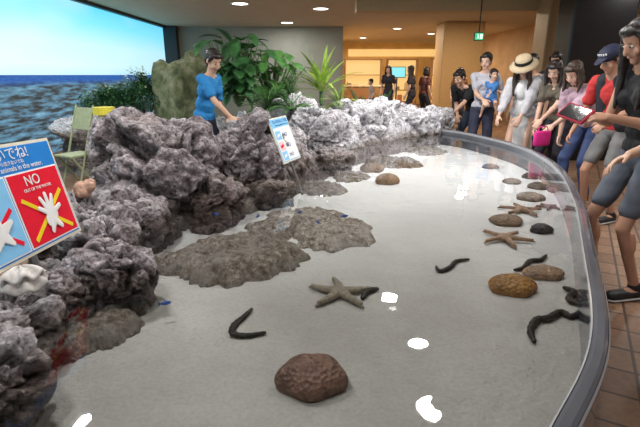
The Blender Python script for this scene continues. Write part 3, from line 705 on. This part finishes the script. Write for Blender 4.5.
def person(label,base,yaw,H,lean,hands,look=(0,20),top=None,bottom=None,hair='short',hairmat=None,skin=None,shoe=(.03,.03,.035),male=False,side=0,hat=None,
           pelvis_z=None,feet=None,headk=1.0,voxel=.008,curl=.6,palm=None,twist=0,group=None,cat='person',fat=.90):
    s=H/1.7; base=Vector(base); yaw=math.radians(yaw); Rz=Matrix.Rotation(yaw,3,'Z'); Ri=Rz.transposed()
    loc=lambda w: Ri@(Vector(w)-base)
    skin=skin or SK1; hairmat=hairmat or HAIRB
    la=math.radians(lean); sa=math.radians(side)
    d=Vector((math.sin(sa),math.sin(la),math.cos(la)*math.cos(sa))).normalized()
    pel=Vector((0,-.22*math.sin(la)*s,(.925*s-.05*s*(1-math.cos(la))) if pelvis_z is None else pelvis_z))
    X=Matrix.Rotation(math.radians(twist),3,d)@Vector((1,0,0)); X=(X-d*X.dot(d)).normalized(); Yt=d.cross(X).normalized()
    R=frame(X,Yt,d); shw=(.175 if male else .148)*s; hipw=(.150 if male else .158)*s*fat
    d2=(d+Vector((0,math.sin(la)*.35,0))).normalized()
    shc=pel+d*.20*s+d2*.245*s; chest=pel+d*.20*s+d2*.135*s; neck=shc+d2*.045*s
    R2=frame(X,d2.cross(X).normalized(),d2)
    lh=math.radians(look[0]); lp=math.radians(look[1])
    f=Vector((-math.sin(lh)*math.cos(lp),math.cos(lh)*math.cos(lp),-math.sin(lp))); hr=f.cross(Vector((0,0,1))).normalized(); hu=hr.cross(f).normalized()
    nd=(d*.5+hu*.6+Vector((0,0,.3))).normalized(); k=s*headk
    hc=neck+nd*(.06*s+.105*k)+f*.018*k; HR=frame(hr,f,hu)
    bm=bmesh.new()
    ell(bm,pel+d*.01*s,(hipw,.112*s*fat,.115*s),R); ell(bm,pel+d*.16*s,(.122*s*fat,.092*s*fat,.14*s),R); ell(bm,chest,(.142*s*fat,.102*s*fat,.155*s),R2)
    if not male: 
        for sg in (-1,1): ell(bm,chest+X*sg*.065*s+R2.col[1]*.064*s,(.050*s,.040*s,.048*s),R2,12)
    capsule(bm,neck-d*.04*s,.050*s,hc-hu*.04*k,.043*k)
    capsule(bm,shc-X*shw*.85,.047*s,shc+X*shw*.85,.047*s)
    for sg in (-1,1): capsule(bm,neck+d*.015*s,.036*s,shc+X*sg*shw*.8,.040*s)
    ell(bm,hc+hu*.028*k-f*.014*k,(.072*k,.092*k,.086*k),HR); ell(bm,hc-hu*.030*k+f*.022*k,(.056*k,.066*k,.080*k),HR); ell(bm,hc-hu*.088*k+f*.060*k,(.026*k,.024*k,.022*k),HR,12)
    capsule(bm,hc+hu*.008*k+f*.082*k,.009*k,hc-hu*.028*k+f*.097*k,.013*k,10)
    for sg in (-1,1):
        ell(bm,hc+hr*sg*.071*k-hu*.008*k-f*.004*k,(.010*k,.020*k,.030*k),HR,10); ell(bm,hc+hr*sg*.038*k-hu*.035*k+f*.062*k,(.022*k,.018*k,.022*k),HR,10)
    arms=[]
    for i,sg in ((0,-1),(1,1)):
        S=shc+X*sg*shw; T=loc(hands[i]) if hands[i] is not None else S+Vector((sg*.07,.06,-.49))*s
        E,W=ik(S,T,.275*s,.245*s,Vector((sg*.45,-.8,-.8))); arms.append((S,E,W,sg))
        capsule(bm,S,.042*s,E,.032*s); capsule(bm,E,.034*s,W,.0225*s); ell(bm,S,(.047*s,.047*s,.050*s),None,12); ell(bm,E.lerp(W,.25),(.036*s,.036*s,.036*s),None,12)
        hd=(W-E).normalized(); pn=Vector((-sg*.5,.0,-1))
        if palm and palm[i]: pn=Ri@Vector(palm[i])
        if hands[i] is None: pn=Vector((-sg,0,0))
        hd=(hd+Vector((0,.1,-.15))).normalized(); add_hand(bm,W,hd,pn,sg,s,curl)
    legs=[]
    for i,sg in ((0,-1),(1,1)):
        hp=pel+Vector((sg*.085*s,0,-.04*s)); ft=Vector((sg*.10*s,(.07 if sg>0 else -.07)*s,.085*s)) if feet is None else Vector(feet[i])
        Kn,An=ik(hp,ft,.43*s,.42*s,Vector((sg*.1,1,.1))); legs.append((hp,Kn,An,sg))
        capsule(bm,hp,.082*s*fat,Kn,.051*s*fat); capsule(bm,Kn,.049*s*fat,An,.029*s); ell(bm,Kn.lerp(An,.32)-Vector((0,.014*s,0)),(.046*s*fat,.048*s*fat,.10*s),None,12)
        capsule(bm,An-Vector((0,.02,.03))*s,.034*s,An+Vector((sg*.02,.13,-.05))*s,.026*s)
    body=remesh('person',bm,voxel,skin,None,1)
    body.location=base; body.rotation_euler=(0,0,yaw); meta(body,label,cat,group)
    for sg in (-1,1):
        ep=hc+hr*sg*.030*k+hu*.004*k+f*.074*k
        b2=bmesh.new(); ell(b2,ep,(.0135*k,.010*k,.0062*k),HR,12); o=frombm('eye',b2,EYEW,body)
        b2=bmesh.new(); ell(b2,ep+f*.0065*k,(.0080*k,.005*k,.0063*k),HR,10); frombm('iris',b2,IRIS,o)
        b2=bmesh.new(); capsule(b2,ep+hu*.018*k-hr*.014*k+f*.005*k,.003*k,ep+hu*.018*k+hr*.014*k+f*.004*k,.003*k,6); frombm('eyebrow',b2,hairmat,body)
    b2=bmesh.new(); capsule(b2,hc-hu*.056*k-hr*.014*k+f*.082*k,.004*k,hc-hu*.056*k+hr*.014*k+f*.082*k,.004*k,8); ell(b2,hc-hu*.057*k+f*.085*k,(.015*k,.005*k,.006*k),HR,10); frombm('mouth',b2,LIP,body)
    b2=bmesh.new()
    ell(b2,hc+hu*.038*k-f*.026*k,(.080*k,.092*k,.084*k),HR); ell(b2,hc+hu*.078*k+f*.038*k,(.062*k,.044*k,.032*k),HR,14); ell(b2,hc-hu*.02*k-f*.058*k,(.066*k,.045*k,.066*k),HR,14)
    for sg in (-1,1): capsule(b2,hc+hr*sg*.062*k+hu*.06*k+f*.03*k,.022*k,hc+hr*sg*.072*k+hu*.0*k+f*.018*k,.012*k,8)
    if hair in('long','bob'):
        ln=.36 if hair=='long' else .17
        for a in range(-4,5):
            an=a*.42; q=hc+hr*math.sin(an)*.070*k-f*math.cos(an)*.062*k
            sw=random.uniform(.85,1.1)
            md=q-Vector((0,0,ln*.5*k))+hr*math.sin(an)*.03*k-f*.01*k
            e2=md-Vector((0,0,ln*.5*k*sw))-hr*math.sin(an)*.012*k+f*(.03 if hair=='bob' else .02)*k
            capsule(b2,q+hu*.05*k,.030*k,md,.026*k,8); capsule(b2,md,.026*k,e2,.010*k,8)
    if hair=='tail':
        q=hc+hu*.03*k-f*.115*k; ell(b2,q,(.03*k,.03*k,.03*k),HR,10); capsule(b2,q,.026*k,q-Vector((0,0,.2*k))-f*.03*k,.012*k,8)
    remesh('hair',b2,max(.006,voxel*.8),hairmat,body,1,lambda c:.004*noise.noise(Vector((c.x*80,c.y*80,c.z*12))))
    if hat=='straw':
        h=empty('sun_hat'); h.parent=body
        sm=simple('straw_weave',(.55,.44,.29),.8,.15,90,bstr=.6); c0=hc+hu*.060*k-f*.01*k
        b2=bmesh.new(); n=36; prof=[(.175,-.040),(.14,-.016),(.105,0),(.102,.02),(.096,.055),(.075,.078),(.03,.086)]
        rr=[[b2.verts.new(c0+(hr*math.cos(t*2*math.pi/n)*a+f*math.sin(t*2*math.pi/n)*a*1.08+hu*z)*k) for t in range(n)] for a,z in prof]
        for i in range(len(rr)-1):
            for j in range(n): b2.faces.new((rr[i][j],rr[i][(j+1)%n],rr[i+1][(j+1)%n],rr[i+1][j]))
        b2.faces.new(rr[-1]); o=frombm('brim_and_crown',b2,sm,h); sd=o.modifiers.new('t','SOLIDIFY'); sd.thickness=.004
        b2=bmesh.new(); rr=[[b2.verts.new(c0+(hr*math.cos(t*2*math.pi/n)*a+f*math.sin(t*2*math.pi/n)*a*1.08+hu*z)*k) for t in range(n)] for a,z in ((.1085,.002),(.1045,.046))]
        for j in range(n): b2.faces.new((rr[0][j],rr[0][(j+1)%n],rr[1][(j+1)%n],rr[1][j]))
        frombm('ribbon',b2,simple('black_ribbon',(.01,.01,.012),.6),h)
    if hat=='cap':
        b2=bmesh.new(); ell(b2,hc+hu*.055*k-f*.012*k,(.090*k,.106*k,.075*k),HR); capsule(b2,hc+hu*.055*k+f*.07*k,.055*k,hc+hu*.045*k+f*.125*k,.045*k,16,(hu,.12))
        o=remesh('cap',b2,.006,simple('navy_cap',(.012,.016,.05),.7),body,1)
        for j in range(5):
            t=(j-2)*.22; dv=(f*math.cos(t)+hr*math.sin(t)).normalized()
            b2=bmesh.new(); box(b2,hc+hu*.088*k-f*.012*k+dv*.096*k,(.011*k,.006*k,.018*k),frame(dv.cross(hu)*-1,dv,hu),.001); frombm('cap_letter',b2,WHITE,o,False)
    if top:
        mt,slv,hem=top['mat'],top.get('sleeve',.55),top.get('hem',.06); g=.012*s*top.get('loose',1)
        b2=bmesh.new()
        ell(b2,pel+d*.03*s,(hipw+g,.112*s*fat+g,.10*s),R); ell(b2,pel+d*.16*s,(.128*s*fat+g,.096*s*fat+g,.15*s),R); ell(b2,chest,(.142*s*fat+g,.102*s*fat+g,.150*s),R2)
        hl=d.lerp(Vector((0,0,1)),.6).normalized()
        capsule(b2,pel+d*.05*s,.092*s*fat+g,pel-hl*(hem-.07)*s,.092*s*fat+g,16,(X,1.5))
        if not male:
            for sg in (-1,1): ell(b2,chest+X*sg*.065*s+R2.col[1]*.064*s,(.050*s+g,.040*s+g,.048*s+g),R2,12)
        w=.85 if slv>0 else .55
        capsule(b2,shc-X*shw*w-d*.005*s,.046*s+g*.7,shc+X*shw*w-d*.005*s,.046*s+g*.7)
        for S,E,W,sg in arms:
            if slv>0: capsule(b2,S,.045*s+g,S.lerp(E,min(1,slv)),.038*s+g*1.4)
            if slv>1: capsule(b2,E,.036*s+g,E.lerp(W,slv-1),.028*s+g)
        remesh(top.get('name','shirt'),b2,max(.008,voxel),mt,body,3,lambda c:.013*noise.noise(Vector((c.x*9,c.y*9,c.z*16)))+.006*noise.noise(Vector((c.x*26,c.y*26,c.z*30)))+.003)
        for key in ('inner','vest'):
            if key in top:
                b2=bmesh.new()
                if key=='inner': ell(b2,chest+Yt*.045*s,(.085*s,.10*s,.15*s),R); ell(b2,pel+d*.10*s+Yt*.045*s,(.09*s,.10*s,.19*s),R); nm='undershirt'
                else:
                    nm='vest'
                    for sg in (-1,1): capsule(b2,shc+X*sg*shw*.5,.062*s+g,pel+X*sg*.09*s+d*.05*s,.095*s+g,14)
                    ell(b2,chest-Yt*.03*s,(.155*s+g,.10*s+g,.17*s),R); ell(b2,pel+d*.14*s-Yt*.03*s,(.15*s+g,.10*s+g,.16*s),R)
                remesh(nm,b2,.009,top[key],body,2)
    if bottom:
        kd,mb=bottom; b2=bmesh.new(); g=.012*s
        ell(b2,pel-d*.01*s,(hipw+g,.114*s*fat+g,.12*s),R)
        if kd=='skirt':
            capsule(b2,pel,.12*s,pel-Vector((0,-.02,.42))*s,.17*s,18)
        else:
            fr=dict(shorts=.72,trousers=1)[kd]
            for hp,Kn,An,sg in legs:
                e2=hp.lerp(Kn,fr); capsule(b2,hp,.084*s*fat+g,e2,(.066*s*fat if kd=='shorts' else .052*s)+g)
                if kd=='trousers': capsule(b2,Kn,.054*s+g,An+Vector((0,0,.02*s)),.044*s+g*.5); ell(b2,Kn.lerp(An,.3)-Vector((0,.012*s,0)),(.052*s,.056*s,.1*s),None,12)
        remesh(kd,b2,max(.009,voxel),mb,body,2,lambda c:.009*noise.noise(Vector((c.x*10,c.y*10,c.z*16)))+.001)
    for hp,Kn,An,sg in legs:
        if headk>1.2: continue
        b2=bmesh.new(); a=An.copy(); up=Vector((0,0,1)); z0=.036*s
        fd=Vector((sg*.13,1,0)).normalized()
        p0=Vector((a.x,a.y,z0+.004))-fd*.03*s; p1=Vector((a.x,a.y,z0))+fd*.155*s
        capsule(b2,p0,.040*s,p1,.040*s,14,(up,.86)); capsule(b2,p0+up*.02*s,.037*s,Vector((a.x,a.y,.085*s)),.038*s,12)
        o=remesh('shoe',b2,.008,simple('shoe%.2f'%shoe[0],shoe,.5),body,1)
        b2=bmesh.new(); capsule(b2,Vector((p0.x,p0.y,.012*s)),.043*s,Vector((p1.x,p1.y,.012*s)),.043*s,16,(up,.26)); frombm('sole',b2,simple('pale_sole',(.5,.5,.5),.6),o)
    return body

def cloth(n,c,var=.12,r=.8): return simple(n,c,r,var,12,bstr=.25)
BLK=cloth('black_cotton',(.010,.010,.013)); 
person('guide in a bright blue polo shirt leaning on the rocks',(-1.26,5.2,0),-110,1.70,12,[(-1.02,5.16,.94),(-.92,4.86,.96)],(-20,32),dict(mat=cloth('blue_polo',(.015,.20,.50)),sleeve=.7,loose=.9),('trousers',cloth('navy_trousers',(.02,.025,.05))),'tail',None,SK3,fat=.88)
person('person in black sleeveless top and grey shorts holding a phone',(1.96,2.8,0),94,1.74,10,[(1.63,2.63,1.17),(1.63,2.86,1.17)],(0,30),dict(mat=BLK,sleeve=0,loose=1.0),('shorts',cloth('grey_shorts',(.10,.11,.14))),'long',None,SK2,(.012,.012,.014),curl=1.2,voxel=.006,fat=.80)
person('person in a dark red shirt reaching an arm over the rim',(2.06,2.06,0),88,1.66,26,[(1.80,1.84,.85),(1.39,2.20,.97)],(0,35),dict(mat=cloth('dark_red',(.16,.015,.02)),sleeve=.6),('shorts',cloth('khaki',(.2,.16,.1))),'bob',None,SK3,curl=.5,voxel=.006,fat=.85)
person('person in navy cap, red shirt, dark vest and grey shorts',(2.78,4.4,0),108,1.70,16,[(2.50,4.05,1.00),(2.50,4.58,.86)],(0,30),dict(mat=cloth('red_tee',(.50,.03,.03)),sleeve=.65,loose=1.3,vest=cloth('dark_vest',(.02,.022,.03))),('shorts',cloth('grey_cargo',(.20,.20,.20))),'short',None,SK2,(.02,.02,.025),True,hat='cap',curl=1.0,fat=.85)
person('person in mauve shirt and jeans bending over the rim',(2.90,5.1,0),114,1.68,33,[(2.42,4.90,.84),(2.72,5.22,.72)],(0,38),dict(mat=cloth('mauve_tee',(.52,.36,.44)),sleeve=.9,loose=1.7),('trousers',cloth('blue_jeans',(.05,.08,.2))),'bob',HAIRD,SK1,curl=1.0)
person('person in straw sun hat, white top and grey cardigan',(2.66,6.15,0),140,1.66,14,[(2.50,5.84,.86),(2.28,5.98,.84)],(0,34),dict(mat=cloth('pale_grey_cardigan',(.52,.52,.56)),sleeve=1.6,loose=1.8,hem=.18,inner=cloth('white_blouse',(.78,.78,.78))),('skirt',cloth('white_skirt',(.65,.65,.66))),'long',HAIRD,SK1,hat='straw')
person('person in a pale top carrying a toddler',(2.42,6.98,0),160,1.72,0,[(2.58,6.68,1.00),(2.32,6.68,1.06)],(-15,14),dict(mat=cloth('pale_top',(.50,.50,.56)),sleeve=.6),('trousers',cloth('navy_trousers2',(.03,.035,.07))),'tail',None,SK1)
person('toddler in a blue outfit held in arms',(2.46,6.79,.80),160,.80,0,[(2.38,6.64,1.14),(2.58,6.70,1.16)],(30,8),dict(mat=cloth('toddler_blue',(.06,.22,.55)),sleeve=1.4,hem=.1),('shorts',cloth('toddler_blue2',(.06,.16,.4))),'short',None,SK1,pelvis_z=.28,feet=[(-.11,.12,.05),(.11,.12,.05)],headk=1.45,fat=1.15,voxel=.006)
person('person in a black shirt leaning over the far rocks',(2.36,7.4,0),125,1.68,42,[(1.98,7.0,.84),(2.15,7.3,.80)],(0,30),dict(mat=BLK,sleeve=.6,loose=1.3),('trousers',cloth('dark_jeans',(.02,.03,.06))),'short',None,SK3,male=True)
person('person in dark clothes standing behind the others',(3.50,7.1,0),140,1.74,6,[None,None],(0,20),dict(mat=cloth('charcoal_tee',(.035,.035,.045)),sleeve=.6),('trousers',cloth('dark_trousers',(.02,.02,.03))),'short',None,SK3,male=True)
person('person in an olive shirt leaning toward the pool',(2.90,5.70,0),125,1.64,22,[(2.52,5.40,.82),(2.62,5.66,.74)],(5,34),dict(mat=cloth('olive_tee',(.12,.10,.075)),sleeve=.6),('trousers',cloth('dark_trousers',(.02,.02,.03))),'bob',None,SK1)
person('person in a grey shirt standing behind the sun hat wearer',(3.02,6.75,0),135,1.70,8,[None,None],(0,22),dict(mat=cloth('grey_tee',(.16,.16,.18)),sleeve=.6),('trousers',cloth('dark_trousers',(.02,.02,.03))),'short',None,SK3,male=True)
lob=[(2.05,14.2,1.68,150,(.02,.02,.03),'long'),(2.55,13.2,1.66,60,(.03,.025,.03),'long'),(2.95,13.4,1.62,-60,(.15,.05,.04),'bob'),(3.7,12.6,1.6,170,(.30,.14,.07),'short'),(1.6,14.6,1.3,100,(.4,.35,.3),'short'),(5.2,15.6,1.7,200,(.2,.2,.2),'short')]
for i,(x,y,h,yw,c,hr_) in enumerate(lob):
    person('visitor in casual clothes standing in the lobby',(x,y,0),yw,h,4,[None,None],(0,8),dict(mat=cloth('lobby%d'%i,c),sleeve=.6),('trousers',cloth('lobbyt%d'%i,(.03,.03,.05))),hr_,None,SK1,voxel=.014,group='visitors in the lobby')

e=empty('handbag',(2.34,4.84,.76),.4); meta(e,'magenta pink pouch bag held over the rim','bag')
bm=bmesh.new(); box(bm,(0,0,0),(.22,.045,.16),bevel=.02); frombm('pouch',bm,cloth('magenta',(.70,.02,.25)),e)
bm=bmesh.new(); pp=smoothpath([(-.07,0,.075),(-.05,0,.12),(.05,0,.12),(.07,0,.075)],5)
for a,b_ in zip(pp,pp[1:]): capsule(bm,a,.006,b_,.006,6)
frombm('handle',bm,cloth('magenta',(.70,.02,.25)),e)
e=meta(empty('phone',(1.50,2.74,1.185)),'phone in a dark red flip case held in both hands','phone'); e.rotation_euler=(.25,-.75,.1)
bm=bmesh.new(); box(bm,(0,0,0),(.11,.20,.014),bevel=.004); frombm('case',bm,cloth('dark_red2',(.34,.01,.035)),e,False)
bm=bmesh.new(); box(bm,(0,0,.0085),(.088,.17,.003)); frombm('screen',bm,simple('black_glass',(.01,.01,.012),.1),e,False)

bpy.data.scenes.remove(TMP)
w=bpy.data.worlds.new('World'); scene.world=w; w.use_nodes=True; w.node_tree.nodes['Background'].inputs[0].default_value=(.9,.93,1.0,1); w.node_tree.nodes['Background'].inputs[1].default_value=.55
cd=bpy.data.cameras.new('Camera'); cam=bpy.data.objects.new('Camera',cd); COL.objects.link(cam); cam.location=(0,0,CAMH); cam.rotation_euler=(math.radians(90)-PITCH,0,0)
cd.sensor_width=36; cd.lens=F/640*36; cd.clip_start=.05; cd.clip_end=100; scene.camera=cam
